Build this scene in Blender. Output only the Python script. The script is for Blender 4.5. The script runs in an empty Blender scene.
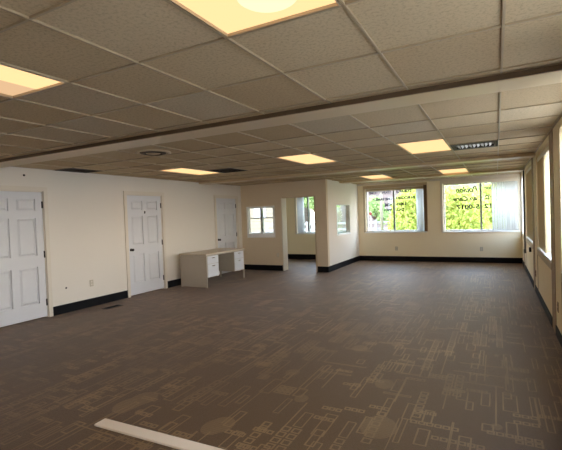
import bpy, bmesh, math, random
from mathutils import Vector, Matrix, Euler
S = bpy.context.scene
COL = S.collection
R = math.radians
random.seed(7)

# ---------------------------------------------------------------- room dimensions (metres, camera stands over the origin)
XL, XR = -6.49, 0.60          # left and right walls
YF = 12.65                    # far wall
YP = 9.90                     # front of the corner office
XP = -3.875                   # side of the corner office
YB = -2.6                     # wall behind the camera
ZC = 2.406                    # suspended ceiling
XO = -9.0                     # outer wall of the corner office
GX = 0.05; TS = 0.605         # ceiling grid

# ---------------------------------------------------------------- materials
def srgb(r, g, b):
    f = lambda c: (c/255/12.92) if c/255 <= .04045 else ((c/255+.055)/1.055)**2.4
    return (f(r), f(g), f(b), 1)

class NT:
    def __init__(s, name):
        s.m = bpy.data.materials.new(name); s.m.use_nodes = True
        s.t = s.m.node_tree; s.n = s.t.nodes; s.n.clear()
        s.out = s.n.new('ShaderNodeOutputMaterial')
    def add(s, typ, **kw):
        n = s.n.new(typ)
        for k, v in kw.items():
            if k == 'inp':
                for kk, vv in v.items(): n.inputs[kk].default_value = vv
            else: setattr(n, k, v)
        return n
    def link(s, a, b): s.t.links.new(a, b)
    def math(s, op, a, b=None, c=None):
        n = s.n.new('ShaderNodeMath'); n.operation = op
        for i, v in enumerate((a, b, c)):
            if v is None: continue
            if hasattr(v, 'is_linked'): s.link(v, n.inputs[i])
            else: n.inputs[i].default_value = v
        return n.outputs[0]
    def mix(s, fac, a, b):
        n = s.n.new('ShaderNodeMix'); n.data_type = 'RGBA'
        for v, k in ((fac, 0), (a, 6), (b, 7)):
            if hasattr(v, 'is_linked'): s.link(v, n.inputs[k])
            else: n.inputs[k].default_value = v
        return n.outputs[2]

def paint(name, col, rough=.6, var=.06, scale=3.0, bump=.0, bscale=120, spec=.4, metal=0.0):
    """painted / plain surface: slight blotchy variation of its own colour and optional fine bump"""
    t = NT(name)
    p = t.add('ShaderNodeBsdfPrincipled', inp={'Roughness': rough, 'Specular IOR Level': spec, 'Metallic': metal})
    co = t.add('ShaderNodeTexCoord')
    nz = t.add('ShaderNodeTexNoise', inp={'Scale': scale, 'Detail': 4.0})
    t.link(co.outputs['Object'], nz.inputs['Vector'])
    d = tuple(c*(1-var) for c in col[:3])+(1,); l = tuple(min(1, c*(1+var)) for c in col[:3])+(1,)
    t.link(t.mix(nz.outputs['Fac'], d, l), p.inputs['Base Color'])
    if bump:
        n2 = t.add('ShaderNodeTexNoise', inp={'Scale': bscale, 'Detail': 3.0})
        t.link(co.outputs['Object'], n2.inputs['Vector'])
        b = t.add('ShaderNodeBump', inp={'Strength': bump, 'Distance': .003})
        t.link(n2.outputs['Fac'], b.inputs['Height']); t.link(b.outputs[0], p.inputs['Normal'])
    t.link(p.outputs[0], t.out.inputs[0])
    return t.m

def tile_mat(name, col):
    t = NT(name)
    p = t.add('ShaderNodeBsdfPrincipled', inp={'Roughness': .9, 'Specular IOR Level': .2})
    co = t.add('ShaderNodeTexCoord')
    n1 = t.add('ShaderNodeTexNoise', inp={'Scale': 55.0, 'Detail': 5.0, 'Roughness': .7}); t.link(co.outputs['Object'], n1.inputs['Vector'])
    n2 = t.add('ShaderNodeTexNoise', inp={'Scale': 1.7, 'Detail': 2.0}); t.link(co.outputs['Object'], n2.inputs['Vector'])
    r = t.add('ShaderNodeValToRGB'); r.color_ramp.elements[0].position = .33; r.color_ramp.elements[1].position = .52
    t.link(n1.outputs['Fac'], r.inputs[0])
    a = t.mix(n2.outputs['Fac'], tuple(c*.93 for c in col[:3])+(1,), tuple(min(1, c*1.06) for c in col[:3])+(1,))
    a2 = t.mix(r.outputs[0], tuple(c*.72 for c in col[:3])+(1,), a)
    t.link(a2, p.inputs['Base Color'])
    b = t.add('ShaderNodeBump', inp={'Strength': .35, 'Distance': .002})
    t.link(n1.outputs['Fac'], b.inputs['Height']); t.link(b.outputs[0], p.inputs['Normal'])
    t.link(p.outputs[0], t.out.inputs[0])
    return t.m

def carpet_mat():
    t = NT('carpet')
    p = t.add('ShaderNodeBsdfPrincipled', inp={'Roughness': .55, 'Specular IOR Level': .34, 'Sheen Weight': .13, 'Sheen Roughness': .35, 'Sheen Tint': (1, .84, .74, 1)})
    co = t.add('ShaderNodeTexCoord').outputs['Object']
    def mapping(scale=(1, 1, 1), rot=0.0, loc=(0, 0, 0)):
        m = t.add('ShaderNodeMapping'); t.link(co, m.inputs[0])
        m.inputs['Scale'].default_value = scale; m.inputs['Rotation'].default_value = (0, 0, rot); m.inputs['Location'].default_value = loc
        return m.outputs[0]
    sx = t.add('ShaderNodeSeparateXYZ'); t.link(co, sx.inputs[0])
    ox, oy = sx.outputs['X'], sx.outputs['Y']
    def outlines(cw, ch, dx, dy, keep, wmin, wmax, hmin, hmax, line):
        """one randomly sized rectangle outline in some of the cells of a grid cw x ch"""
        gx = t.math('MULTIPLY_ADD', ox, 1/cw, dx); gy = t.math('MULTIPLY_ADD', oy, 1/ch, dy)
        cv = t.add('ShaderNodeCombineXYZ'); t.link(t.math('FLOOR', gx), cv.inputs[0]); t.link(t.math('FLOOR', gy), cv.inputs[1])
        wn = t.add('ShaderNodeTexWhiteNoise', noise_dimensions='3D'); t.link(cv.outputs[0], wn.inputs['Vector'])
        sc = t.add('ShaderNodeSeparateColor'); t.link(wn.outputs['Color'], sc.inputs[0])
        u = t.math('MULTIPLY', t.math('ABSOLUTE', t.math('SUBTRACT', t.math('FRACT', gx), .5)), cw)
        v = t.math('MULTIPLY', t.math('ABSOLUTE', t.math('SUBTRACT', t.math('FRACT', gy), .5)), ch)
        hx = t.math('MULTIPLY_ADD', sc.outputs[0], (wmax-wmin)/2, wmin/2); hy = t.math('MULTIPLY_ADD', sc.outputs[1], (hmax-hmin)/2, hmin/2)
        d = t.math('MAXIMUM', t.math('SUBTRACT', u, hx), t.math('SUBTRACT', v, hy))
        on = t.math('LESS_THAN', t.math('ABSOLUTE', d), line)
        return t.math('MULTIPLY', on, t.math('LESS_THAN', sc.outputs[2], keep))
    def squares(cell, gw, gh, dx, dy, keep, line):
        """chains of small squares: a fine grid shown only inside some of the cells of a grid gw x gh"""
        gx = t.math('MULTIPLY_ADD', ox, 1/gw, dx); gy = t.math('MULTIPLY_ADD', oy, 1/gh, dy)
        cv = t.add('ShaderNodeCombineXYZ'); t.link(t.math('FLOOR', gx), cv.inputs[0]); t.link(t.math('FLOOR', gy), cv.inputs[1])
        wn = t.add('ShaderNodeTexWhiteNoise', noise_dimensions='3D'); t.link(cv.outputs[0], wn.inputs['Vector'])
        u = t.math('ABSOLUTE', t.math('SUBTRACT', t.math('FRACT', t.math('MULTIPLY', gx, gw/cell)), .5)); v = t.math('ABSOLUTE', t.math('SUBTRACT', t.math('FRACT', t.math('MULTIPLY', gy, gh/cell)), .5))
        m = t.math('MAXIMUM', u, v)
        ring = t.math('LESS_THAN', t.math('ABSOLUTE', t.math('SUBTRACT', m, .34)), line/cell)
        return t.math('MULTIPLY', ring, t.math('LESS_THAN', wn.outputs['Value'], keep))
    parts = [outlines(.17, .44, .0, .0, .45, .05, .10, .16, .36, .0045), outlines(.23, .58, .37, .43, .34, .03, .07, .22, .50, .0042),
             outlines(.62, .24, .11, .71, .20, .20, .50, .0, .03, .0040), outlines(.13, .30, .6, .2, .20, .04, .08, .10, .24, .0055),
             squares(.08, .08, .48, .2, .3, .13, .006), squares(.055, .165, .055, .7, .1, .08, .006), outlines(.09, .8, .3, .5, .16, .0, .01, .4, .75, .0035)]
    lines = parts[0]
    for q in parts[1:]: lines = t.math('MAXIMUM', lines, q)
    # woven patches: rounded, lighter, hatched
    v = t.add('ShaderNodeTexVoronoi', feature='F1', inp={'Randomness': 1.0, 'Scale': 2.1}); t.link(mapping((1, .8, 0)), v.inputs['Vector'])
    sb = t.add('ShaderNodeSeparateColor'); t.link(v.outputs['Color'], sb.inputs[0])
    blob = t.math('LESS_THAN', v.outputs['Distance'], t.math('MULTIPLY', sb.outputs[0], .27))
    w = t.add('ShaderNodeTexWave', wave_type='BANDS', bands_direction='Y', inp={'Scale': 14.0, 'Distortion': .3}); t.link(mapping(), w.inputs['Vector'])
    blob = t.math('MULTIPLY', blob, t.math('MULTIPLY_ADD', w.outputs['Fac'], .35, .3))
    # wear: the lines fade in places
    nz = t.add('ShaderNodeTexNoise', inp={'Scale': .9, 'Detail': 3.0}); t.link(co, nz.inputs['Vector'])
    mr = t.add('ShaderNodeMapRange', inp={'From Min': .32, 'From Max': .66, 'To Min': .25, 'To Max': 1.0}); t.link(nz.outputs['Fac'], mr.inputs[0])
    amt = t.math('MULTIPLY', t.math('MAXIMUM', lines, blob), mr.outputs[0])
    fb = t.add('ShaderNodeTexNoise', inp={'Scale': 260.0, 'Detail': 2.0}); t.link(co, fb.inputs['Vector'])
    big = t.add('ShaderNodeTexNoise', inp={'Scale': .5, 'Detail': 2.0}); t.link(co, big.inputs['Vector'])
    base = t.mix(big.outputs['Fac'], CARPET_D, CARPET_M)
    gr = t.add('ShaderNodeTexNoise', inp={'Scale': 75.0, 'Detail': 3.0, 'Roughness': .8}); t.link(co, gr.inputs['Vector'])
    gm = t.add('ShaderNodeMapRange', inp={'From Min': .35, 'From Max': .65, 'To Min': 0.0, 'To Max': .4}); t.link(gr.outputs['Fac'], gm.inputs[0])
    base = t.mix(gm.outputs[0], base, tuple(c*.55 for c in CARPET_D[:3])+(1,))
    base = t.mix(t.math('MULTIPLY', fb.outputs['Fac'], .35), base, tuple(c*.55 for c in CARPET_D[:3])+(1,))
    t.link(t.mix(t.math('MULTIPLY', amt, .85), base, CARPET_L), p.inputs['Base Color'])
    b = t.add('ShaderNodeBump', inp={'Strength': .5, 'Distance': .004}); t.link(fb.outputs['Fac'], b.inputs['Height']); t.link(b.outputs[0], p.inputs['Normal'])
    t.link(p.outputs[0], t.out.inputs[0])
    return t.m

def glass_mat(name, tint=(1, 1, 1, 1), ior=1.45):
    t = NT(name)
    tr = t.add('ShaderNodeBsdfTransparent', inp={'Color': tint}); gl = t.add('ShaderNodeBsdfGlossy', inp={'Roughness': .02})
    fr = t.add('ShaderNodeFresnel', inp={'IOR': ior}); mx = t.add('ShaderNodeMixShader')
    gg = t.add('ShaderNodeNewGeometry')
    t.link(t.math('MULTIPLY', fr.outputs[0], t.math('SUBTRACT', 1.0, gg.outputs['Backfacing'])), mx.inputs[0]); t.link(tr.outputs[0], mx.inputs[1]); t.link(gl.outputs[0], mx.inputs[2])
    t.link(mx.outputs[0], t.out.inputs[0])
    return t.m

def emit_mat(name, col, st):
    t = NT(name)
    e = t.add('ShaderNodeEmission', inp={'Color': col, 'Strength': st})
    t.link(e.outputs[0], t.out.inputs[0]); return t.m

def cloth_mat(name, col, trans=.35):
    t = NT(name)
    d = t.add('ShaderNodeBsdfDiffuse', inp={'Color': col}); tl = t.add('ShaderNodeBsdfTranslucent', inp={'Color': col}); mx = t.add('ShaderNodeMixShader', inp={'Fac': trans})
    nz = t.add('ShaderNodeTexNoise', inp={'Scale': 40.0, 'Detail': 2.0}); co = t.add('ShaderNodeTexCoord'); t.link(co.outputs['Object'], nz.inputs['Vector'])
    c = t.mix(nz.outputs['Fac'], tuple(x*.9 for x in col[:3])+(1,), col)
    t.link(c, d.inputs[0]); t.link(c, tl.inputs[0])
    t.link(d.outputs[0], mx.inputs[1]); t.link(tl.outputs[0], mx.inputs[2]); t.link(mx.outputs[0], t.out.inputs[0])
    return t.m

def leaf_mat(name, c1, c2):
    t = NT(name)
    g = t.add('ShaderNodeNewGeometry')
    c = t.mix(g.outputs['Random Per Island'], c1, c2)
    d = t.add('ShaderNodeBsdfDiffuse'); tl = t.add('ShaderNodeBsdfTranslucent'); mx = t.add('ShaderNodeMixShader', inp={'Fac': .55})
    t.link(c, d.inputs[0]); t.link(c, tl.inputs[0]); t.link(d.outputs[0], mx.inputs[1]); t.link(tl.outputs[0], mx.inputs[2]); t.link(mx.outputs[0], t.out.inputs[0])
    return t.m

def siding_mat(name, col):
    t = NT(name)
    p = t.add('ShaderNodeBsdfPrincipled', inp={'Roughness': .7})
    co = t.add('ShaderNodeTexCoord'); sp = t.add('ShaderNodeSeparateXYZ'); t.link(co.outputs['Object'], sp.inputs[0])
    fr = t.math('FRACT', t.math('MULTIPLY', sp.outputs['Z'], 1/.28))
    ln = t.math('LESS_THAN', fr, .12)
    t.link(t.mix(ln, col, tuple(c*.55 for c in col[:3])+(1,)), p.inputs['Base Color'])
    t.link(p.outputs[0], t.out.inputs[0]); return t.m

CARPET_D = srgb(89, 63, 36); CARPET_M = srgb(101, 73, 43); CARPET_L = srgb(138, 107, 70)
M = {}
M['wall'] = paint('wall_paint', srgb(228, 220, 208), .75, .02, 1.2, .05, 90)
M['wall_r'] = paint('wall_panel_paint', srgb(242, 224, 188), .6, .05, 2.0, .05, 60)
M['post'] = paint('post_paint', srgb(150, 120, 84), .55, .08, 3.0)
M['carpet'] = carpet_mat()
M['base'] = paint('black_vinyl', srgb(15, 15, 19), .6, .1, 4.0, spec=.15)
M['door'] = paint('door_paint', srgb(216, 216, 218), .5, .02, 2.0)
M['casing'] = paint('casing_paint', srgb(222, 212, 196), .5, .02, 2.0)
M['white'] = paint('white_vinyl', srgb(238, 238, 236), .4, .02, 2.0)
M['tan_trim'] = paint('tan_trim', srgb(196, 176, 146), .5, .03, 2.0)
M['brown_shade'] = paint('brown_shade', srgb(110, 84, 56), .5, .05, 3.0)
M['alu'] = paint('window_aluminium', srgb(150, 152, 150), .4, .03, 4.0, metal=.4)
M['dark'] = paint('dark_metal', srgb(46, 42, 40), .35, .1, 10, metal=.6)
M['black'] = paint('soot_black', srgb(18, 17, 16), .8, .1, 10)
M['plate'] = paint('outlet_plate', srgb(196, 186, 164), .4, .03, 10)
M['brownplate'] = paint('brown_outlet_plate', srgb(140, 104, 62), .45, .05, 10)
M['slot'] = paint('slot_dark', srgb(60, 52, 44), .6, .05, 10)
M['grid'] = paint('grid_enamel', srgb(172, 152, 122), .35, .03, 3.0, spec=.5)
M['beam'] = paint('beam_enamel', srgb(212, 188, 150), .33, .04, 2.0, spec=.5)
M['beam_shade'] = paint('beam_edge_shade', srgb(92, 72, 50), .5, .08, 3.0)
M['tiles'] = [tile_mat('ceiling_tile_tan', srgb(204, 182, 148)), tile_mat('ceiling_tile_grey', srgb(203, 185, 157)), tile_mat('ceiling_tile_pale', srgb(211, 190, 157)), tile_mat('ceiling_tile_brown', srgb(196, 172, 137))]
M['slab'] = paint('concrete_slab', srgb(150, 145, 138), .9, .05, 2.0)
M['lens'] = emit_mat('lit_lens', (1.0, .61, .29, 1), 1.03)
M['lens_dim'] = emit_mat('dim_lens', (1.0, .64, .36, 1), .62)
M['bulb'] = emit_mat('lit_dome', (1.0, .74, .44, 1), 1.1)
M['steel_desk'] = paint('desk_putty_enamel', srgb(178, 167, 150), .45, .03, 4.0)
M['desk_top'] = paint('desk_laminate', srgb(206, 192, 168), .35, .05, 5.0)
M['desk_drawer'] = paint('desk_drawer_enamel', srgb(214, 216, 220), .4, .02, 4.0)
M['desk_dark'] = paint('desk_inside', srgb(96, 94, 94), .6, .05, 4.0)
M['chrome'] = paint('chrome', srgb(220, 218, 212), .2, .02, 4.0, metal=1.0)
M['glass'] = glass_mat('clear_glass')
M['glass_g'] = glass_mat('greenish_glass', (.90, .97, .91, 1), 1.6)
M['vane_w'] = cloth_mat('white_vane', srgb(240, 240, 240), .6)
M['vane_t'] = cloth_mat('tan_vane', srgb(214, 194, 156), .06)
M['lettering_blue'] = paint('blue_vinyl_lettering', srgb(14, 22, 52), .5, .05, 10)
M['lettering_grey'] = paint('grey_vinyl_lettering', srgb(52, 60, 50), .5, .05, 10)
M['plank'] = paint('primed_board', srgb(226, 204, 178), .55, .04, 6.0)
M['asphalt'] = paint('asphalt', srgb(164, 156, 148), .9, .08, .5)
M['lawn'] = paint('lawn', srgb(98, 122, 52), .9, .25, 2.0)
M['bark'] = paint('bark', srgb(92, 74, 56), .9, .2, 8.0)
M['leaf_y'] = leaf_mat('leaf_yellow_green', srgb(158, 172, 88), srgb(212, 214, 130))
M['leaf_g'] = leaf_mat('leaf_green', srgb(138, 168, 110), srgb(186, 204, 146))
M['siding_c'] = siding_mat('cream_siding', srgb(118, 110, 92))
M['siding_p'] = siding_mat('pinkish_siding', srgb(108, 97, 96))
M['siding_g'] = siding_mat('grey_siding', srgb(112, 110, 104))
M['roofing'] = paint('roof_shingle', srgb(104, 98, 96), .9, .15, 6.0)
M['fence'] = paint('fence_paint', srgb(132, 132, 136), .6, .03, 2.0)
M['pole'] = paint('pole_wood', srgb(150, 140, 132), .8, .1, 3.0)
M['red'] = paint('red_sign_paint', srgb(96, 20, 18), .5, .1, 3.0)

# ---------------------------------------------------------------- mesh helpers
class MB:
    """collects shapes (in world coordinates) for ONE mesh object"""
    def __init__(s): s.bm = bmesh.new()
    def box(s, x0, x1, y0, y1, z0, z1, bevel=0.0, mi=0):
        t = bmesh.new()
        v = [t.verts.new(c) for c in ((x0, y0, z0), (x1, y0, z0), (x1, y1, z0), (x0, y1, z0), (x0, y0, z1), (x1, y0, z1), (x1, y1, z1), (x0, y1, z1))]
        for f in ((0, 3, 2, 1), (4, 5, 6, 7), (0, 1, 5, 4), (1, 2, 6, 5), (2, 3, 7, 6), (3, 0, 4, 7)): t.faces.new([v[i] for i in f])
        bmesh.ops.recalc_face_normals(t, faces=t.faces)
        if bevel: bmesh.ops.bevel(t, geom=list(t.edges), offset=bevel, segments=2, affect='EDGES', profile=.5)
        return s.merge(t, mi)
    def merge(s, t, mi=0, mat=None):
        if mat is not None: bmesh.ops.transform(t, matrix=mat, verts=t.verts)
        mp = {v: s.bm.verts.new(v.co) for v in t.verts}
        for f in t.faces:
            nf = s.bm.faces.new([mp[v] for v in f.verts]); nf.material_index = mi if mi else f.material_index; nf.smooth = f.smooth
        t.free(); return s
    def cyl(s, a, b, r0, r1=None, n=16, mi=0, smooth=True):
        a, b = Vector(a), Vector(b); r1 = r0 if r1 is None else r1
        d = b-a; q = d.to_track_quat('Z', 'Y')
        t = bmesh.new()
        A = [t.verts.new(a+q @ Vector((r0*math.cos(2*math.pi*i/n), r0*math.sin(2*math.pi*i/n), 0))) for i in range(n)]
        B = [t.verts.new(b+q @ Vector((r1*math.cos(2*math.pi*i/n), r1*math.sin(2*math.pi*i/n), 0))) for i in range(n)]
        for i in range(n):
            f = t.faces.new((A[i], A[(i+1) % n], B[(i+1) % n], B[i])); f.smooth = smooth
        t.faces.new(A[::-1]); t.faces.new(B)
        return s.merge(t, mi)
    def lathe(s, prof, origin, axis='Z', n=24, mi=0):
        """profile [(r, h)...] turned about an axis through origin"""
        t = bmesh.new(); o = Vector(origin)
        def pt(r, h, a):
            c, k = r*math.cos(a), r*math.sin(a)
            return o+Vector({'Z': (c, k, h), 'X': (h, c, k), 'Y': (c, h, k)}[axis])
        rings = [[t.verts.new(pt(max(r, 1e-5), h, 2*math.pi*i/n)) for i in range(n)] for r, h in prof]
        for a, b in zip(rings, rings[1:]):
            for i in range(n):
                f = t.faces.new((a[i], a[(i+1) % n], b[(i+1) % n], b[i])); f.smooth = True
        t.faces.new(rings[0][::-1]); t.faces.new(rings[-1])
        bmesh.ops.recalc_face_normals(t, faces=t.faces)
        return s.merge(t, mi)
    def pierced(s, fn, u0, u1, v0, v1, w0, w1, holes=(), mi=0):
        """flat slab with rectangular holes; fn maps (u, v, w) to the world"""
        us = sorted({u0, u1, *[h[i] for h in holes for i in (0, 1)]}); vs = sorted({v0, v1, *[h[i] for h in holes for i in (2, 3)]})
        us = [u for u in us if u0 <= u <= u1]; vs = [v for v in vs if v0 <= v <= v1]
        solid = lambda i, j: 0 <= i < len(us)-1 and 0 <= j < len(vs)-1 and not any(h[0]-1e-6 < (us[i]+us[i+1])/2 < h[1]+1e-6 and h[2]-1e-6 < (vs[j]+vs[j+1])/2 < h[3]+1e-6 for h in holes)
        t = bmesh.new(); cache = {}
        def V(u, v, w):
            k = (round(u, 5), round(v, 5), round(w, 5))
            if k not in cache: cache[k] = t.verts.new(fn(u, v, w))
            return cache[k]
        for i in range(len(us)-1):
            for j in range(len(vs)-1):
                if not solid(i, j): continue
                a, b, c, d = us[i], us[i+1], vs[j], vs[j+1]
                t.faces.new((V(a, c, w0), V(a, d, w0), V(b, d, w0), V(b, c, w0))); t.faces.new((V(a, c, w1), V(b, c, w1), V(b, d, w1), V(a, d, w1)))
                for ok, p, q in ((solid(i-1, j), (a, c), (a, d)), (solid(i+1, j), (b, d), (b, c)), (solid(i, j-1), (b, c), (a, c)), (solid(i, j+1), (a, d), (b, d))):
                    if not ok: t.faces.new((V(*p, w0), V(*q, w0), V(*q, w1), V(*p, w1)))
        bmesh.ops.recalc_face_normals(t, faces=t.faces)
        return s.merge(t, mi)
    def build(s, name, mats, parent=None):
        me = bpy.data.meshes.new(name)
        mats = mats if isinstance(mats, (list, tuple)) else [mats]
        for m in mats: me.materials.append(m)
        if parent is not None:
            p = parent; off = Vector((0, 0, 0))
            while p is not None: off += p.location; p = p.parent
        else:
            vs = [v.co for v in s.bm.verts]
            off = Vector(((min(v.x for v in vs)+max(v.x for v in vs))/2, (min(v.y for v in vs)+max(v.y for v in vs))/2, min(v.z for v in vs)))
        bmesh.ops.translate(s.bm, verts=s.bm.verts, vec=-off)
        s.bm.to_mesh(me); s.bm.free()
        o = bpy.data.objects.new(name, me); COL.objects.link(o)
        if parent is not None: o.parent = parent
        else: o.location = off
        return o

def tag(o, label=None, cat=None, group=None, kind=None):
    for k, v in (('label', label), ('category', cat), ('group', group), ('kind', kind)):
        if v: o[k] = v
    return o
def thing(name, label, cat, loc, group=None, kind=None):
    o = bpy.data.objects.new(name, None); COL.objects.link(o); o.location = loc; o.empty_display_size = .1
    return tag(o, label, cat, group, kind)
def box(name, mat, x0, x1, y0, y1, z0, z1, parent=None, bevel=0.0):
    return MB().box(x0, x1, y0, y1, z0, z1, bevel).build(name, mat, parent)
FX = lambda x: (lambda u, v, w: (x+w, u, v))      # wall in a plane of constant X: u = Y, v = Z
FY = lambda y: (lambda u, v, w: (u, y+w, v))      # wall in a plane of constant Y: u = X, v = Z
FZ = lambda z: (lambda u, v, w: (u, v, z+w))

# ---------------------------------------------------------------- floor, walls
box('floor', M['carpet'], XO, XR+.2, YB, YF+.2, -.12, 0).location.z = -.12
tag(bpy.data.objects['floor'], 'brown carpet tile floor with tan rectangle pattern', 'floor', kind='structure')

DOORS = [(3.14, 4.07), (5.775, 6.715), (8.70, 9.63)]   # slabs of the three doors, along Y
wl = MB().pierced(FX(XL), YB, YP+.12, 0, ZC+.02, -.10, 0, [(a-.012, b+.012, 0, 2.05) for a, b in DOORS])
wl.box(XL-.22, XL-.10, YB, YP, -.1, 2.7)
tag(wl.build('wall_left', M['wall']), 'long cream wall with three doors', 'wall', kind='structure')

WIN_FAR = {1: (-8.25, -6.72, .88, 2.12), 2: (-6.05, -4.12, .88, 2.20), 3: (-3.64, -1.84, .89, 2.25), 4: (-1.36, .535, .875, 2.27)}
M['wall_far'] = paint('far_wall_lit_paint', srgb(248, 235, 206), .75, .02, 1.2, .05, 90)  # wall colour lightened to make up for light missing on the far wall
wf = MB().pierced(FY(YF), XO-.2, XR+.2, 0, 2.7, 0, .2, list(WIN_FAR.values()))
tag(wf.build('wall_far', M['wall_far']), 'cream far wall with two big windows', 'wall', kind='structure')

WIN_RIGHT = [(11.75, 12.61), (8.9, 10.85), (6.05, 8.0), (3.2, 5.15), (.35, 2.3), (-2.4, -.45)]  # the last one, behind the camera, is added to brighten the near room
wr = MB().pierced(FX(XR), YB, YF, 0, 2.7, 0, .2, [(a, b, .82, 2.32) for a, b in WIN_RIGHT])
tag(wr.build('wall_right', M['wall_r']), 'tan right wall of window bays', 'wall', kind='structure')
tag(box('wall_rear', M['wall'], XO, XR+.2, YB-.15, YB, 0, 2.7), 'wall behind the camera', 'wall', kind='structure')

PD = (-5.19, -4.20, 0, 2.0)      # office doorway
PW = (-6.31, -5.40, .915, 1.80)  # office front window
M['wall_shaded'] = paint('shaded_partition_paint', srgb(216, 198, 170), .75, .02, 1.2, .05, 90)  # wall colour darkened to carry the shade on the partition front
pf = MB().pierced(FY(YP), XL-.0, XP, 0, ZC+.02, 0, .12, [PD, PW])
tag(pf.build('wall_office_front', M['wall_shaded']), 'office partition with doorway and small window', 'wall', kind='structure')
PS = (10.64, 11.79, .92, 1.77)
ps = MB().pierced(FX(XP), YP+.12, YF, 0, ZC+.02, -.12, 0, [PS])
tag(ps.build('wall_office_side', M['wall']), 'bright side of the office partition with interior window', 'wall', kind='structure')
ol = MB().box(XO-.2, XO, YP-.1, YF, 0, 2.7).box(XO, XL-.22, YP-.1, YP+.12, 0, 2.7).box(XL-.22, XL-.0, YP, YP+.12, 0, 2.7)
tag(ol.build('wall_office_left', M['wall']), 'inner wall of the corner office', 'wall', kind='structure')

# posts between the right hand windows
for k, (a, b) in enumerate(((11.40, 11.75), (8.55, 8.9), (5.70, 6.05), (2.85, 3.2))):
    pb = MB().box(XR-.006, XR, a, b, 0, ZC, .002).box(XR-.006, XR, a-.55, a-.515, 0, .80, .002)
    tag(pb.build('trim_%d' % (k+1), M['post']), 'brown post between right wall windows', 'post', kind='structure')

# baseboards
def baseboard(name, segs, label):
    b = MB()
    for x0, x1, y0, y1, h in segs: b.box(x0, x1, y0, y1, 0, h, .003)
    tag(b.build(name, M['base']), label, 'baseboard', kind='structure')
baseboard('baseboard_left', [(XL, XL+.012, a, b, .15) for a, b in ((YB, 3.065), (4.145, 5.70), (6.79, 8.625), (9.705, YP))], 'black baseboard along left wall')
baseboard('baseboard_office', [(XL, -5.20, YP-.012, YP, .15), (-4.17, XP+.012, YP-.012, YP, .15)], 'black baseboard under office front')
baseboard('baseboard_side', [(XP, XP+.012, YP, YF, .15)], 'black baseboard along office side')
baseboard('baseboard_far', [(XP+.012, XR, YF-.012, YF, .15), (XO, XP-.12, YF-.012, YF, .17)], 'black baseboard along far wall')
baseboard('baseboard_right', [(XR-.012, XR, a, b, .12) for a, b in ((YB, 2.85), (3.2, 5.7), (6.05, 8.55), (8.9, 11.4), (11.75, YF-.012))], 'black baseboard along right wall')

# ---------------------------------------------------------------- ceiling
XG = [GX-TS*k for k in range(16)]                      # grid lines along Y
Y1 = [1.70+.61*k for k in range(-7, 2)]+[3.02]          # rows this side of the first beam
Y2 = [3.43]+[4.28+.61*k for k in range(0, 7)]+[8.04]
Y3 = [8.35]+[9.17+.61*k for k in range(0, 3)]+[11.0, 11.61, 12.22]
LIGHTS = [(GX-TS*k, a, b) for k, a, b in ((2, 0.48, 1.70), (5, 0.48, 1.70), (2, 5.50, 6.72), (5, 5.50, 6.72), (9, 5.50, 6.72), (5, 9.78, 11.0), (2, 9.78, 11.0))]
VENTS = [(GX-TS*k, a, b) for k, a, b in ((1, 6.11, 6.72), (8, 6.11, 6.72))]+[(XL+.004, 4.28, 4.89)]
holes = [(x, x+TS, a, b) for x, a, b in LIGHTS]+[(x, x+TS, a, b) for x, a, b in VENTS]
def in_hole(x, y): return any(h[0] < x < h[1] and h[2] < y < h[3] for h in holes)
cb = MB(); bm = cb.bm
xs = [XR+.0]+[x for x in XG if x > XO]+[XO]
rng = random.Random(3)
GREY = {(-2.67, 2.0), (-2.07, 2.65), (-3.28, 2.65), (-1.46, 3.85), (-.86, 4.6), (-3.9, 2.65)}
allrows = sorted({YB, YF, 8.04, 8.35, 3.43, 3.02, *[y for y in Y1+Y2+Y3 if YB < y < YF]})
for x1, x0 in zip(xs, xs[1:]):
    for y0, y1 in zip(allrows, allrows[1:]):
        cx, cy = (x0+x1)/2, (y0+y1)/2
        if in_hole(cx, cy): continue
        f = bm.faces.new([bm.verts.new(c) for c in ((x0, y0, ZC+.007), (x0, y1, ZC+.007), (x1, y1, ZC+.007), (x1, y0, ZC+.007))])
        grey = any(abs(cx-a) < .3 and abs(cy-b) < .3 for a, b in GREY)
        f.material_index = 1 if grey else rng.choice((0, 0, 2, 3, 0))
ceil = cb.build('ceiling', M['tiles']); tag(ceil, 'suspended ceiling of square mineral fibre tiles', 'ceiling', kind='structure')
# the roof slab above the tiles
box('ceiling_slab', M['slab'], XO-.2, XR+.2, YB-.15, YF+.2, 2.6, 2.75)
tag(bpy.data.objects['ceiling_slab'], 'roof slab above the tiles', 'ceiling', kind='structure')
gb = MB()
for x in XG:
    if x < XO: continue
    for a, b in ((YB, 3.13), (3.43, YF)):
        segs = [(a, b)]
        gb.box(x-.0065, x+.0065, a, b, ZC-.004, ZC+.012)
gb.box(XR-.022, XR, YB, YF, ZC, ZC+.012); gb.box(XL, XL+.022, YB, YP, ZC, ZC+.012)
for y in allrows:
    if y in (YB, 3.43, 8.04, 8.35): continue
    yy = y-.012 if y == YF else y
    for x1, x0 in zip(xs, xs[1:]):
        if any(h[0] < (x0+x1)/2 < h[1] and h[2]+.01 < y < h[3]-.01 for h in holes): continue
        gb.box(x0+.007, x1-.007, yy-.006, yy+.006, ZC-.003, ZC+.012)
tag(gb.build('ceiling_grid', M['grid'], None), 'metal T-bar grid holding the ceiling tiles', 'ceiling', kind='structure')
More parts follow.
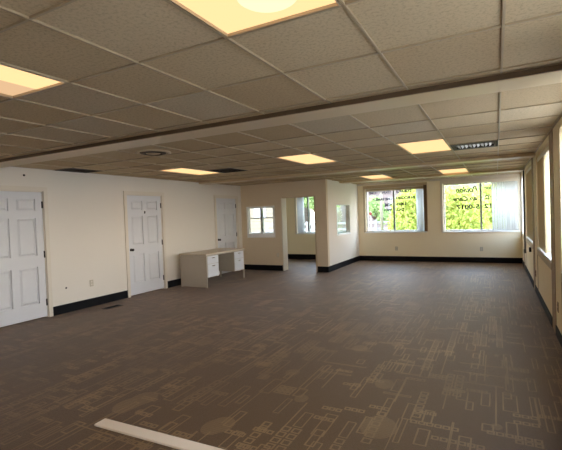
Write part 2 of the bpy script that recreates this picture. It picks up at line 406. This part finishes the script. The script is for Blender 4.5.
# dropped beams crossing the room
def beam(n, x0, x1, y0, y1, drop, label, dark=False):
    b = MB().box(x0, x1, y0, y1, ZC-drop, ZC+.012, .003)
    if dark: b.box(x0, x1, y0-.014, y0, ZC-drop+.004, ZC-.002, mi=1)  # dark strip paints the shade on the beam's near face
    tag(b.build('trim_%d' % n, [M['beam'], M['beam_shade']]), label, 'beam', kind='structure')
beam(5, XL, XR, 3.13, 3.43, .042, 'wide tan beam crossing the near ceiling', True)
beam(6, XL, XR, 8.04, 8.35, .042, 'tan beam crossing the ceiling before the office')
beam(7, XP, XR, 10.95, 11.30, .042, 'tan beam close to the far windows')
# strip along the head of the far wall
tag(MB().box(XP, XR, YF-.03, YF, ZC-.05, ZC, .004).build('trim_8', M['casing']), 'pale strip at top of far wall', 'trim', kind='structure')

# ---------------------------------------------------------------- ceiling lights
LL = ['recessed ceiling light with a round glow at the photo top edge', 'recessed ceiling light cut by the photo left edge, half of it dimmer',
      'lit ceiling panel beside the silver slotted air grille', 'lit ceiling panel second from right in the middle row, beyond the beam',
      'lit ceiling panel nearest the left wall, above the second door', 'lit ceiling panel in front of the far window with white stacked blinds, left of two',
      'lit ceiling panel in front of the far window with phone number, right of two']
for i, (x, a, b) in enumerate(LIGHTS):
    t = thing('ceiling_light', LL[i], 'light', (x+TS/2, (a+b)/2, ZC), group='recessed ceiling lights')
    x0, x1, y0, y1 = x+.010, x+TS-.010, a+.010, b-.010
    MB().pierced(FZ(ZC), x0, x1, y0, y1, -.004, .10, [(x0+.008, x1-.008, y0+.008, y1-.008)]).build('frame', M['grid'], t)
    lx0, lx1, ly0, ly1 = x0+.008, x1-.008, y0+.008, y1-.008
    if i == 1:
        xm = lx0+.27
        box('diffuser', M['lens_dim'], lx0, xm, ly0, ly1, ZC+.012, ZC+.02, t); box('diffuser', M['lens'], xm, lx1, ly0, ly1, ZC+.010, ZC+.02, t)
    else:
        box('diffuser', M['lens'], lx0, lx1, ly0, ly1, ZC+.010, ZC+.02, t)
    if i == 0:
        d = MB(); rr = .13
        d.lathe([(rr*math.cos(k*R(15)), -.035*math.sin(k*R(15))) for k in range(0, 7)][::-1], (x+TS/2+.055, 1.475, ZC+.010), 'Z', 32)
        d.build('glowing_dome', M['bulb'], t)
    MB().box(x0, x1, y0, y1, ZC+.10, ZC+.105).build('housing', M['grid'], t)

# ---------------------------------------------------------------- ceiling vents
x, a, b = VENTS[0]
t = thing('supply_grille', 'silver slotted air grille in the ceiling beside a light', 'vent', (x+TS/2, (a+b)/2, ZC), group='ceiling vents')
MB().pierced(FZ(ZC), x+.013, x+TS-.013, a+.013, b-.013, -.006, .02, [(x+.06, x+TS-.06, a+.13, b-.13)]).build('frame', M['slot'], t)
box('backing', M['black'], x+.02, x+TS-.02, a+.02, b-.02, ZC+.06, ZC+.066, t)
for k in range(9):
    xx = x+.075+k*.0505
    vb = bmesh.new(); bmesh.ops.create_cube(vb, size=1); bmesh.ops.scale(vb, vec=(.034, .34, .003), verts=vb.verts)
    MB().merge(vb, 0, Matrix.Translation((xx+.025, (a+b)/2, ZC+.005)) @ Euler((0, R(-38 if k % 3 else 20), 0)).to_matrix().to_4x4()).build('blade', M['white'], t)
def dark_grille(x, a, b, label, TS=TS):
    t = thing('return_grille', label, 'vent', (x+TS/2, (a+b)/2, ZC), group='ceiling vents')
    MB().pierced(FZ(ZC), x+.013, x+TS-.013, a+.013, b-.013, -.006, .02, [(x+.05, x+TS-.05, a+.05, b-.05)]).build('frame', M['slot'], t)
    box('backing', M['black'], x+.02, x+TS-.02, a+.02, b-.02, ZC+.06, ZC+.066, t)
    g = MB()
    for k in range(9): g.box(x+.05, x+TS-.05, a+.075+k*.056, a+.083+k*.056, ZC-.002, ZC+.03)
    g.build('louvre', M['dark'], t)
dark_grille(*VENTS[1], 'dark square return grille near the left middle ceiling light')
dark_grille(*VENTS[2], 'dark return grille in the ceiling touching the left wall', .49)
t = thing('round_diffuser', 'round ringed air diffuser in a tile just past the beam', 'vent', (-3.98, 4.02, ZC), group='ceiling vents')
zr = ZC+.0095
MB().lathe([(.225, 0), (.23, -.012), (.20, -.022), (.185, -.012), (.185, 0)], (-3.98, 4.02, zr), 'Z', 40).build('outer_ring', M['tan_trim'], t)
MB().lathe([(.17, -.004), (.165, -.02), (.12, -.03), (.11, -.012), (.11, -.004)], (-3.98, 4.02, zr), 'Z', 40).build('inner_ring', M['slot'], t)
MB().lathe([(.095, 0), (.09, -.024), (.03, -.036), (.0, -.036)], (-3.98, 4.02, zr), 'Z', 32).build('center_cone', M['tan_trim'], t)

MB().cyl((-3.98, 4.02, ZC+.0), (-3.98, 4.02, 2.605), .15, .15, 24).build('duct_collar', M['slot'], t)

# ---------------------------------------------------------------- six panel doors in the left wall
def six_panel_door(n, a, b, label, knob=True, hook=False):
    t = thing('door_%d' % n, label, 'door', (XL, (a+b)/2, 0), kind='structure')
    w = b-a; z0, z1 = .022, 2.032
    # casing round the opening
    cs = .065
    MB().pierced(FX(XL), a-.012-cs, b+.012+cs, 0, 2.05+cs, 0, .024, [(a-.012, b+.012, -.1, 2.05)]).box(XL-.1, XL, a-.012, a-.002, 0, 2.05).box(XL-.1, XL, b+.002, b+.012, 0, 2.05).box(XL-.1, XL, a, b, 2.036, 2.05).build('casing', M['casing'], t)
    st = .115; mid = .115; pw = (w-2*st-mid)/2
    rows = [(.25, .84), (1.02, 1.62), (1.735, 1.925)]
    cols = [(a+st, a+st+pw), (b-st-pw, b-st)]
    hs = [(c0, c1, r0, r1) for c0, c1 in cols for r0, r1 in rows]
    s = MB().pierced(FX(XL), a, b, z0, z1, -.035, -.010, hs)
    s.box(XL-.055, XL-.0351, a, b, z0, z1)
    slab = s.build('door_leaf', M['door'], t)
    for c0, c1, r0, r1 in hs:
        p = bmesh.new()
        lo = [p.verts.new((XL-.034, y, z)) for y, z in ((c0+.012, r0+.012), (c1-.012, r0+.012), (c1-.012, r1-.012), (c0+.012, r1-.012))]
        hi = [p.verts.new((XL-.0155, y, z)) for y, z in ((c0+.042, r0+.042), (c1-.042, r0+.042), (c1-.042, r1-.042), (c0+.042, r1-.042))]
        p.faces.new(hi)
        for i in range(4): p.faces.new((lo[i], lo[(i+1) % 4], hi[(i+1) % 4], hi[i]))
        bmesh.ops.recalc_face_normals(p, faces=p.faces)
        MB().merge(p).build('raised_panel', M['door'], slab)
    for z in (.25, 1.03, 1.83):
        MB().box(XL-.012, XL-.004, b-.014, b+.012, z-.055, z+.055, .001).cyl((XL-.003, b+.001, z-.055), (XL-.003, b+.001, z+.055), .007).build('hinge', M['dark'], t)
    if knob:
        MB().lathe([(.030, -.010), (.030, -.004), (.012, 0), (.011, .022), (.026, .034), (.029, .048), (.022, .060), (0, .062)], (XL, a+.07, .935), 'X', 20).build('knob', M['dark'], t)
    if hook:
        ym = (a+b)/2
        MB().box(XL-.010, XL-.006, ym-.014, ym+.014, 1.66, 1.72, .001).cyl((XL-.006, ym, 1.70), (XL+.02, ym, 1.69), .006).build('coat_hook', M['dark'], t)
        MB().box(XL-.010, XL-.007, ym-.022, ym+.022, 1.705, 1.74, .001).build('hook_plate', M['white'], t)
    return t
six_panel_door(1, *DOORS[0], 'white six panel door cut by the photo left edge')
six_panel_door(2, *DOORS[1], 'white six panel door with dark knob, middle of the left wall', hook=True)
six_panel_door(3, *DOORS[2], 'white six panel door behind the desk, beside the corner office')

# ---------------------------------------------------------------- office doorway and windows
t = thing('door_4', 'open doorway into the corner office', 'doorway', ((PD[0]+PD[1])/2, YP, 0), kind='structure')
MB().box(PD[0]-.005, PD[0]+.02, YP-.008, YP+.26, 0, 2.0, .002).build('jamb', M['casing'], t)
MB().box(PD[1]-.015, PD[1]+.03, YP-.008, YP+.125, 0, 2.0, .002).build('jamb', M['tan_trim'], t)
MB().box(PD[0]+.02, PD[1]-.015, YP-.004, YP+.125, 1.985, 2.0, .002).build('head', M['tan_trim'], t)

def frame_y(name, x0, x1, z0, z1, y0, y1, w, mat, parent):
    return MB().pierced(FY(y0), x0, x1, z0, z1, 0, y1-y0, [(x0+w, x1-w, z0+w, z1-w)]).build(name, mat, parent)
# window_1 : small window in the office front
x0, x1, z0, z1 = PW
t = thing('window_1', 'small white framed window in the office front', 'window', ((x0+x1)/2, YP, z0), kind='structure')
frame_y('frame', x0, x1, z0, z1, YP-.008, YP+.1, .055, M['white'], t)
MB().box(x0+.02, x1-.02, YP-.03, YP-.002, z0+.001, z0+.115, .006).build('sill', M['white'], t)
box('mullion', M['alu'], -5.875, -5.825, YP+.03, YP+.07, z0+.055, z1-.055, t)
box('pane', M['glass'], x0+.05, x1-.05, YP+.048, YP+.052, z0+.05, z1-.05, t)
# window_2 : interior window in the office side
y0, y1, z0, z1 = PS
t = thing('window_2', 'interior window in the bright office side wall', 'window', (XP, (y0+y1)/2, z0), kind='structure')
MB().pierced(FX(XP), y0, y1, z0, z1, -.12, .004, [(y0+.02, y1-.02, z0+.02, z1-.02)]).build('frame', M['white'], t)
box('pane', M['glass_g'], XP-.112, XP-.108, y0+.02, y1-.02, z0+.02, z1-.02, t)
MB().box(XP-.1, XP+.02, y0+.0, y1-.0, z0-.02, z0+.012, .004).build('sill', M['white'], t)

# ---------------------------------------------------------------- far windows
def far_window(n, key, label, mull, sash_rail=None, letters=()):
    x0, x1, z0, z1 = WIN_FAR[key]
    t = thing('window_%d' % n, label, 'window', ((x0+x1)/2, YF, z0), kind='structure')
    frame_y('frame', x0, x1, z0, z1, YF+.07, YF+.15, .05, M['white'], t)
    for m in mull: box('mullion', M['alu'], m-.025, m+.025, YF+.075, YF+.135, z0+.05, z1-.05, t)
    if sash_rail: box('sash_rail', M['alu'], x0+.05, x1-.05, YF+.08, YF+.13, sash_rail-.02, sash_rail+.02, t)
    box('pane', M['glass'], x0+.045, x1-.045, YF+.104, YF+.108, z0+.045, z1-.045, t)
    MB().box(x0-.03, x1+.03, YF-.03, YF+.07, z0-.025, z0+.004, .004).build('sill', M['white'], t)
    MB().pierced(FY(YF), x0-.06, x1+.06 if key != 4 else min(x1+.06, XR), z0, z1+.09, -.012, 0, [(x0, x1, z0-.1, z1)]).build('casing', M['casing'] if key != 3 else M['tan_trim'], t)
    return t
far_window(3, 1, 'office window seen through the small office front window', [-7.45], 1.45)
far_window(4, 2, 'office window seen through the open doorway', [-5.65, -4.9])
W1 = far_window(5, 3, 'far window with four mirrored dark blue text lines', [-2.77])
W2 = far_window(6, 4, 'far window in the right corner with mirrored phone number', [-.37])
box('side_shade', M['brown_shade'], -1.875, -1.79, YF-.05, YF-.013, .90, 2.26, W1)  # brown strip painted in for the shade beside the blind stack

def lettering(s, xa, xb, zc, h, mat, parent, shear=0.0, bold=0.0, name='lettering'):
    """reads from outside (starting at xb, running to xa), so it is mirrored from the room"""
    cu = bpy.data.curves.new(name, 'FONT'); cu.body = s; cu.size = 1.0; cu.shear = shear; cu.extrude = .001; cu.offset = bold; cu.align_x = 'LEFT'
    o = bpy.data.objects.new(name, cu); COL.objects.link(o)
    bpy.context.view_layer.update()
    me = bpy.data.meshes.new_from_object(o.evaluated_get(bpy.context.evaluated_depsgraph_get()))
    bpy.data.objects.remove(o)
    vx = [v.co.x for v in me.vertices]; vy = [v.co.y for v in me.vertices]
    lx, hx, ly, hy = min(vx), max(vx), min(vy), max(vy)
    par = Vector(parent.location)
    for v in me.vertices:
        u = (v.co.x-lx)/(hx-lx); w = (v.co.y-ly)/(hy-ly)-.5
        v.co = Vector((xb-u*(xb-xa), YF+.1025-v.co.z*.5, zc+w*h))-par
    me.flip_normals()
    me.materials.clear(); me.materials.append(mat)
    ob = bpy.data.objects.new(name, me); COL.objects.link(ob); ob.parent = parent
    return ob
for s, xa, xb, zc, h in (('DURABLE', -2.70, -2.25, 2.12, .085), ('COUNTY HOME', -3.54, -2.84, 2.115, .085), ('IN ROGERS', -2.71, -2.14, 1.92, .085), ('LINE FAMILY', -3.43, -2.82, 1.905, .085),
                         ('S MAY', -2.70, -2.40, 1.735, .10), ('HOME', -3.07, -2.83, 1.725, .10), ('CALL', -2.71, -2.46, 1.57, .09), ('FINAN', -3.07, -2.83, 1.565, .09)):
    lettering(s, xa, xb, zc, h, M['lettering_blue'], W1, 0, .05)
for s, xa, xb, zc, h, m, sh in (('Jon', -.275, -.07, 2.07, .15, 'lettering_grey', .3), ('Boulon', -1.01, -.44, 2.06, .16, 'lettering_grey', .3), ('D.', -.275, -.15, 1.82, .13, 'lettering_grey', .3), ('an Care', -1.08, -.46, 1.81, .13, 'lettering_grey', .3),
                                ('12', -.29, -.11, 1.58, .125, 'lettering_blue', 0), ('5-0017', -1.01, -.41, 1.57, .125, 'lettering_blue', 0)):
    lettering(s, xa, xb, zc, h, M[m], W2, sh, .03)

# ---------------------------------------------------------------- right wall windows
for k, (a, b) in enumerate(WIN_RIGHT):
    t = thing('window_%d' % (7+k), ['narrow corner window of the right wall', 'second right wall window from the far corner', 'right wall window nearest in view', 'right wall window beside the camera', 'right wall window beside the camera', 'right wall window beside the camera'][k], 'window', (XR, (a+b)/2, .82), kind='structure')  # the last of these is the unseen window added for daylight
    MB().pierced(FX(XR), a, b, .82, 2.32, .10 if k else .01, .16, [(a+.04, b-.04, .86, 2.28)]).build('frame', M['white'], t)
    box('pane', M['glass'], XR+.128, XR+.132, a+.04, b-.04, .86, 2.28, t)
    MB().box(XR-.008, XR+.10, a+.002, b-.002, .805, .835, .004).build('sill', M['white'], t)
    if k == 2: box('latch', M['slot'], XR+.085, XR+.115, 7.62, 7.72, 1.63, 1.72, t)
    if b > 4: MB().box(XR-.012, XR, a-.0, b+.0, .72, .80, .003).build('apron', M['tan_trim'], t)

# ---------------------------------------------------------------- vertical blinds
def blind(label, axis, c, rail, stack, z0, z1, mat, railmat, group, ang=75, pitch=.035, vw=.085):
    """axis 'x': rail runs along X at Y = c; axis 'y': rail runs along Y at X = c"""
    mid = (rail[0]+rail[1])/2
    t = thing('vertical_blind', label, 'blind', (mid, c, z1) if axis == 'x' else (c, mid, z1), group=group)
    if axis == 'x': box('headrail', railmat, rail[0], rail[1], c-.03, c+.03, z1, z1+.075, t, .004)
    else: box('headrail', railmat, c-.03, c+.03, rail[0], rail[1], z1, z1+.075, t, .004)
    g = MB(); n = max(2, int(round((stack[-1]-stack[0])/pitch)))
    rn = random.Random(len(label))
    for i in range(n):
        p = stack[0]+(i+.5)*(stack[-1]-stack[0])/n
        a = R((ang if len(stack) < 3 or p < stack[1] else 25)+rn.uniform(-6, 6))
        v = bmesh.new(); W = vw
        pts = [(-W/2, 0), (-W/6, .007), (W/6, .007), (W/2, 0)]
        top = []; bot = []
        for (ux, uy) in pts:
            X = ux*math.cos(a)-uy*math.sin(a); Y = ux*math.sin(a)+uy*math.cos(a)
            q = (p+X, c+Y) if axis == 'x' else (c+Y, p+X)
            top.append(v.verts.new((*q, z1))); bot.append(v.verts.new((*q, z0)))
        for k in range(3):
            f = v.faces.new((bot[k], bot[k+1], top[k+1], top[k])); f.smooth = True
        g.merge(v)
    o = g.build('vanes', mat, t)
    sol = o.modifiers.new('thickness', 'SOLIDIFY'); sol.thickness = .0012
    return t
BG = 'vertical blinds at the windows'
blind('white vertical blind pulled aside in the corner by the mirrored phone number', 'x', YF-.035, (-1.33, .53), (-.10, .28, .50), .90, 2.215, M['vane_w'], M['casing'], BG, ang=52, pitch=.06)
blind('narrow white blind stack beside the dark blue mirrored text', 'x', YF+.035, (-3.60, -1.88), (-2.09, -1.90), .90, 2.16, M['vane_w'], M['tan_trim'], BG, ang=40, pitch=.05)
blind('grey blind stack seen through the office doorway', 'x', YF+.035, (-6.03, -4.15), (-6.02, -5.79), .90, 2.11, M['vane_w'], M['tan_trim'], BG, ang=45, pitch=.05)
blind('tan blind stack on the right wall, nearer of two', 'y', XR+.045, (6.08, 7.98), (6.9, 7.96), .85, 2.235, M['vane_t'], M['casing'], BG, ang=55, pitch=.05)
blind('tan blind stack on the right wall, farther of two', 'y', XR+.045, (8.93, 10.83), (9.02, 10.80), .85, 2.235, M['vane_t'], M['casing'], BG, ang=55, pitch=.06)

# ---------------------------------------------------------------- outlets and other wall fittings
def outlet(label, pos, axis, sgn, mat='plate'):
    x, y, z = pos
    t = thing('wall_outlet', label, 'outlet', pos, group='wall outlets')
    w, h = .037, .058
    if axis == 'x':
        X = sorted((x, x+sgn*.006)); box('cover_plate', M[mat], X[0], X[1], y-w, y+w, z-h, z+h, t, .002)
        for dz in (-.024, .024):
            X2 = sorted((x+sgn*.005, x+sgn*.0085)); box('socket', M['slot' if mat == 'brownplate' else 'casing'], X2[0], X2[1], y-.017, y+.017, z+dz-.015, z+dz+.015, t, .001)
    else:
        Y = sorted((y, y+sgn*.006)); box('cover_plate', M[mat], x-w, x+w, Y[0], Y[1], z-h, z+h, t, .002)
        for dz in (-.024, .024):
            Y2 = sorted((y+sgn*.005, y+sgn*.0085)); box('socket', M['slot' if mat == 'brownplate' else 'casing'], x-.017, x+.017, Y2[0], Y2[1], z+dz-.015, z+dz+.015, t, .001)
outlet('wall outlet on the left wall between first and second doors', (XL, 4.90, .423), 'x', 1)
outlet('wall outlet on the office front beside the doorway', (-5.344, YP, .432), 'y', -1)
outlet('wall outlet below the far window with blue text', (-2.713, YF, .383), 'y', -1)
outlet('wall outlet below the far window with phone number', (-.382, YF, .382), 'y', -1)
outlet('brown outlet low on the right wall, nearer one', (XR, 5.52, .369), 'x', -1, 'brownplate')
outlet('brown outlet low on the right wall, farther one', (XR, 8.42, .338), 'x', -1, 'brownplate')
tag(MB().lathe([(.016, 0), (.016, .004), (.008, .006), (0, .006)], (XL, 4.41, .42), 'X', 14).build('wall_plug', M['slot']), 'small dark round plug low on the left wall', 'plug')
tag(MB().lathe([(.018, 0), (.018, .004), (.008, .008), (0, .008)], (XL, 3.80, 2.29), 'X', 14).build('wall_screw', M['slot']), 'small dark screw high above the first door', 'screw')
t = thing('conduit', 'thin vertical conduit with end box by the far right corner', 'conduit', (XR, 11.12, .45))
MB().cyl((XR-.016, 11.12, .50), (XR-.016, 11.12, ZC-.045), .014).build('pipe', M['dark'], t)
box('junction_box', M['slot'], XR-.04, XR, 11.07, 11.17, .43, .52, t, .003)
box('switch_box', M['dark'], XR-.04, XR, 9.40, 9.48, .62, .71, tag(thing('switch_box', 'small dark box under the farther tan blind', 'box', (XR, 9.44, .62))), .003).name = 'cover'

# floor register beside the left wall
t = thing('floor_register', 'dark floor register in the carpet beside the left wall', 'vent', (-6.08, 5.0, 0))
MB().pierced(FZ(0), -6.15, -6.00, 4.82, 5.16, 0, .006, [(-6.13, -6.02, 4.84, 5.14)]).build('frame', M['dark'], t)
g = MB().box(-6.13, -6.02, 4.84, 5.14, 0, .001)
for k in range(10): g.box(-6.13, -6.02, 4.855+k*.029, 4.862+k*.029, .001, .005)
g.build('louvre', M['black'], t)

# ---------------------------------------------------------------- loose board on the floor
pb = bmesh.new(); bmesh.ops.create_cube(pb, size=1); bmesh.ops.scale(pb, vec=(2.44, .100, .016), verts=pb.verts)
bmesh.ops.bevel(pb, geom=list(pb.edges), offset=.003, segments=2, affect='EDGES')
ang = math.atan2(.028, .95)
cx, cy = -2.685+1.22*math.cos(ang), 2.042+1.22*math.sin(ang)
tag(MB().merge(pb, 0, Matrix.Translation((cx, cy, .0085)) @ Matrix.Rotation(ang, 4, 'Z')).build('board', M['plank']), 'pale flat board lying on the carpet at the bottom edge', 'board')

# ---------------------------------------------------------------- steel desk
dx0, dx1, dy0, dy1 = -6.30, -5.565, 7.04, 8.53
t = thing('desk', 'double pedestal steel office desk in front of the third door', 'desk', ((dx0+dx1)/2, (dy0+dy1)/2, 0))
MB().box(dx0-.01, dx1+.015, dy0-.015, dy1+.015, .712, .742, .006).build('desktop', M['desk_top'], t)
MB().box(dx1-.002, dx1+.016, dy0-.016, dy1+.016, .690, .7115, .003).box(dx0, dx1-.002, dy0+.02, dy1-.02, .690, .7115).build('top_edge', M['steel_desk'], t)
for ya, zb in ((dy0, .012), (dy1-.022, .21)): MB().box(dx0, dx1-.03, ya, ya+.022, zb, .690, .003).build('end_panel', M['steel_desk'], t)
for x in (dx0+.002, dx1-.034):
    for y in (dy0-.002, dy1-.030): MB().box(x, x+.034, y, y+.032, 0, .690, .003).build('leg', M['steel_desk'], t)
MB().box(dx0+.01, dx0+.025, dy0+.022, dy1-.022, .20, .690).build('modesty_panel', M['steel_desk'], t)
for ya, yb, nd in ((dy0+.032, dy0+.43, 2), (dy1-.43, dy1-.032, 2)):
    MB().pierced(FY(ya), dx0+.03, dx1-.004, .22, .688, 0, yb-ya, []).build('pedestal', M['steel_desk'], t)
    for z0, z1 in ((.515, .682), (.228, .508)):
        dr = MB().box(dx1-.004, dx1+.010, ya+.006, yb-.006, z0, z1, .003).build('drawer', M['desk_drawer'], t)
        MB().box(dx1+.010, dx1+.020, (ya+yb)/2-.05, (ya+yb)/2+.05, z1-.05, z1-.035, .002).build('pull', M['chrome'], dr)

# ---------------------------------------------------------------- outdoors
box('ground', M['asphalt'], -60, 60, -30, 80, -.5, -.3)
tag(bpy.data.objects['ground'], 'pale paved ground outside', 'ground', kind='structure')
box('lawn', M['lawn'], -9, 9, 14.2, 22, -.299, -.26)
tag(bpy.data.objects['lawn'], 'lawn outside the far windows', 'lawn', kind='structure')

def tree(label, x, y, trunk, blobs, n, leaf, mat, group, zg=-.27, seed=1):
    rn = random.Random(seed)
    t = thing('tree', label, 'tree', (x, y, zg), group=group)
    tb = MB().cyl((x, y, zg-.02), (x+.04, y, zg+trunk), .085, .05, 10)
    for k in range(4):
        a = k*1.6+seed
        tb.cyl((x+.03, y, zg+trunk*.75), (x+.6*math.cos(a), y+.6*math.sin(a), zg+trunk+.55), .035, .012, 7)
    tb.build('trunk', M['bark'], t)
    c = bmesh.new()
    tot = sum(b[3]**2 for b in blobs)
    for (bx, by, bz, br) in blobs:
        for _ in range(int(n*br*br/tot)):
            d = Vector((rn.gauss(0, 1), rn.gauss(0, 1), rn.gauss(0, 1))).normalized()*br*(rn.random()**.33)
            p = Vector((x+bx+d.x, y+by+d.y, max(bz+d.z, zg+.03)))
            q = Euler((rn.uniform(0, 6.3), rn.uniform(0, 6.3), rn.uniform(0, 6.3))).to_matrix()
            l = leaf*rn.uniform(.7, 1.3)
            c.faces.new([c.verts.new(p+q @ Vector(v)*l) for v in ((-.5, 0, 0), (0, -.3, .05), (.5, 0, 0), (0, .3, .05))])
    MB().merge(c).build('crown', mat, t)
G = 'trees outside the far windows'
tree('yellow green tree behind the blue mirrored text', -3.5, 19.2, 1.6, [(0, 0, .9, 1.0), (.25, .1, 2.0, .8), (-.3, .2, 1.7, .6)], 4200, .16, M['leaf_y'], G, seed=2)
tree('yellow green tree at left of the phone number window', -1.2, 16.3, 1.7, [(0, 0, .7, 1.1), (.0, 0, 1.45, 1.0), (-.3, .0, 1.75, .7)], 5000, .15, M['leaf_y'], G, seed=3)
tree('yellow green tree at centre of the phone number window', .15, 19.4, 1.8, [(0, 0, .8, 1.2), (-.45, .1, 1.9, .75), (.1, .1, 1.3, 1.1)], 5200, .16, M['leaf_y'], G, seed=4)
tree('green tree behind the white blind in the right corner', 2.1, 22.4, 1.8, [(0, 0, 1.0, 1.2), (0, .2, 2.3, 1.0)], 3200, .16, M['leaf_g'], G, seed=5)
tree('tall green tree seen through the office doorway', -11.2, 26.5, 2.3, [(0, 0, 3.0, 1.2), (1.0, .0, 2.6, .9), (-1.0, .1, 2.9, .9)], 4200, .24, M['leaf_g'], G, seed=6)
tree('small green tree between pale house and fence', -6.9, 26.0, 1.6, [(0, 0, 1.9, .65), (.5, .2, 1.2, .5)], 1700, .2, M['leaf_g'], G, seed=7)

def house(label, x0, x1, y0, y1, h, ridge, mat, wins):
    t = thing('house', label, 'house', ((x0+x1)/2, (y0+y1)/2, -.3))
    MB().box(x0, x1, y0, y1, -.32, h).build('wall', mat, t)
    r = bmesh.new(); ym = (y0+y1)/2; e = .4
    A = [r.verts.new(c) for c in ((x0-e, y0-e, h-.02), (x1+e, y0-e, h-.02), (x1+e, y1+e, h-.02), (x0-e, y1+e, h-.02), (x0-e, ym, ridge), (x1+e, ym, ridge))]
    for f in ((0, 1, 5, 4), (2, 3, 4, 5), (0, 4, 3), (1, 2, 5), (0, 3, 2, 1)): r.faces.new([A[i] for i in f])
    bmesh.ops.recalc_face_normals(r, faces=r.faces)
    MB().merge(r).build('roof', M['roofing'], t)
    for wx, wz in wins:
        f = MB().pierced(FY(y0-.04), wx-.55, wx+.55, wz-.6, wz+.6, 0, .05, [(wx-.48, wx+.48, wz-.53, wz+.53)]).box(wx-.025, wx+.025, y0-.035, y0, wz-.53, wz+.53).build('window', M['fence'], t)
        box('pane', M['alu'], wx-.48, wx+.48, y0-.02, y0-.012, wz-.53, wz+.53, f)
house('cream sided house seen through the small office front window', -26, -14.4, 27, 33, 4.2, 5.8, M['siding_c'], [(-22, 1.6), (-18.6, 2.0), (-16.0, 2.0)])
house('pinkish house behind the white fence and the blue text', -13.0, -5.2, 31, 37, 4.2, 5.6, M['siding_p'], [(-11.6, 2.2), (-8.6, 2.0), (-6.6, 2.0)])
house('added grey house hiding the sky behind the trees at the phone number window', -4.4, 8.5, 31, 37, 4.4, 5.8, M['siding_g'], [(-3, 2.0), (0, 2.0), (3, 2.0)])  # backdrop house added to cover bright sky between the trees
t = thing('fence', 'white rail fence outside below the pinkish house', 'fence', (-8.5, 23, -.3))
for z in (.18, .52, .88): box('rail', M['fence'], -13.2, -4.6, 23.03, 23.07, z, z+.11, t)
for k in range(7): box('post', M['fence'], -13.2+k*1.42, -13.08+k*1.42, 22.93, 23.03, -.32, 1.08, t)
t = thing('utility_pole', 'grey utility pole outside, left pane of the blue text window', 'pole', (-5.2, 21, -.3))
MB().cyl((-5.2, 21, -.32), (-5.2, 21, 6.5), .075, .07, 10).build('shaft', M['pole'], t)
box('crossarm', M['pole'], -6.0, -4.4, 20.86, 20.93, 5.9, 6.02, t)
t = thing('road_sign', 'small dark red sign on a grey post outside', 'sign', (-6.05, 22, -.3))
MB().cyl((-6.05, 22, -.32), (-6.05, 22, 1.55), .022, .025, 8).build('post', M['pole'], t)
MB().cyl((-6.05, 21.955, 1.43), (-6.05, 21.975, 1.43), .085, .085, 8, smooth=False).build('panel', M['red'], t)

# ---------------------------------------------------------------- daylight
w = bpy.data.worlds.new('sky'); S.world = w; w.use_nodes = True
nt = w.node_tree; nt.nodes.clear()
o = nt.nodes.new('ShaderNodeOutputWorld'); bg = nt.nodes.new('ShaderNodeBackground')
tc = nt.nodes.new('ShaderNodeTexCoord'); sp = nt.nodes.new('ShaderNodeSeparateXYZ'); rp = nt.nodes.new('ShaderNodeValToRGB')
rp.color_ramp.elements[0].position = 0.0; rp.color_ramp.elements[0].color = (1.0, .94, .85, 1)
rp.color_ramp.elements[1].position = .6; rp.color_ramp.elements[1].color = (.54, .74, 1.0, 1)
nt.links.new(tc.outputs['Generated'], sp.inputs[0]); nt.links.new(sp.outputs['Z'], rp.inputs[0]); nt.links.new(rp.outputs[0], bg.inputs[0])
bg.inputs[1].default_value = 8.0
nt.links.new(bg.outputs[0], o.inputs[0])
sun = bpy.data.lights.new('sun', 'SUN'); sun.energy = 3.5; sun.angle = R(1.5); sun.color = (1, .95, .86)
so = bpy.data.objects.new('sun', sun); COL.objects.link(so); so.rotation_euler = Vector((.03, .8, -.9)).to_track_quat('-Z', 'Y').to_euler(); so.location = (-5, -10, 20)

# ---------------------------------------------------------------- camera
cam = bpy.data.cameras.new('camera'); co = bpy.data.objects.new('camera', cam); COL.objects.link(co)
cam.sensor_fit = 'HORIZONTAL'; cam.sensor_width = 36.0; cam.lens = 408.95/562*36.0; cam.clip_start = .05; cam.clip_end = 300
yaw, pitch, roll = 0.4848641, -0.0234981, -0.0362213
f = Vector((-math.sin(yaw)*math.cos(pitch), math.cos(yaw)*math.cos(pitch), math.sin(pitch))); r0 = Vector((math.cos(yaw), math.sin(yaw), 0)); u0 = r0.cross(f)
r_ = math.cos(roll)*r0+math.sin(roll)*u0; u_ = -math.sin(roll)*r0+math.cos(roll)*u0
co.matrix_world = Matrix(((r_.x, u_.x, -f.x, 0), (r_.y, u_.y, -f.y, 0), (r_.z, u_.z, -f.z, 1.52), (0, 0, 0, 1)))
S.camera = co

S.view_settings.view_transform = 'Standard'; S.view_settings.look = 'None'; S.view_settings.gamma = 1.0; S.view_settings.use_curve_mapping = False
S.view_settings.exposure = .48
S.cycles.use_denoising = True
S.cycles.max_bounces = 10; S.cycles.diffuse_bounces = 7; S.cycles.transparent_max_bounces = 12
S.cycles.sample_clamp_indirect = 6.0
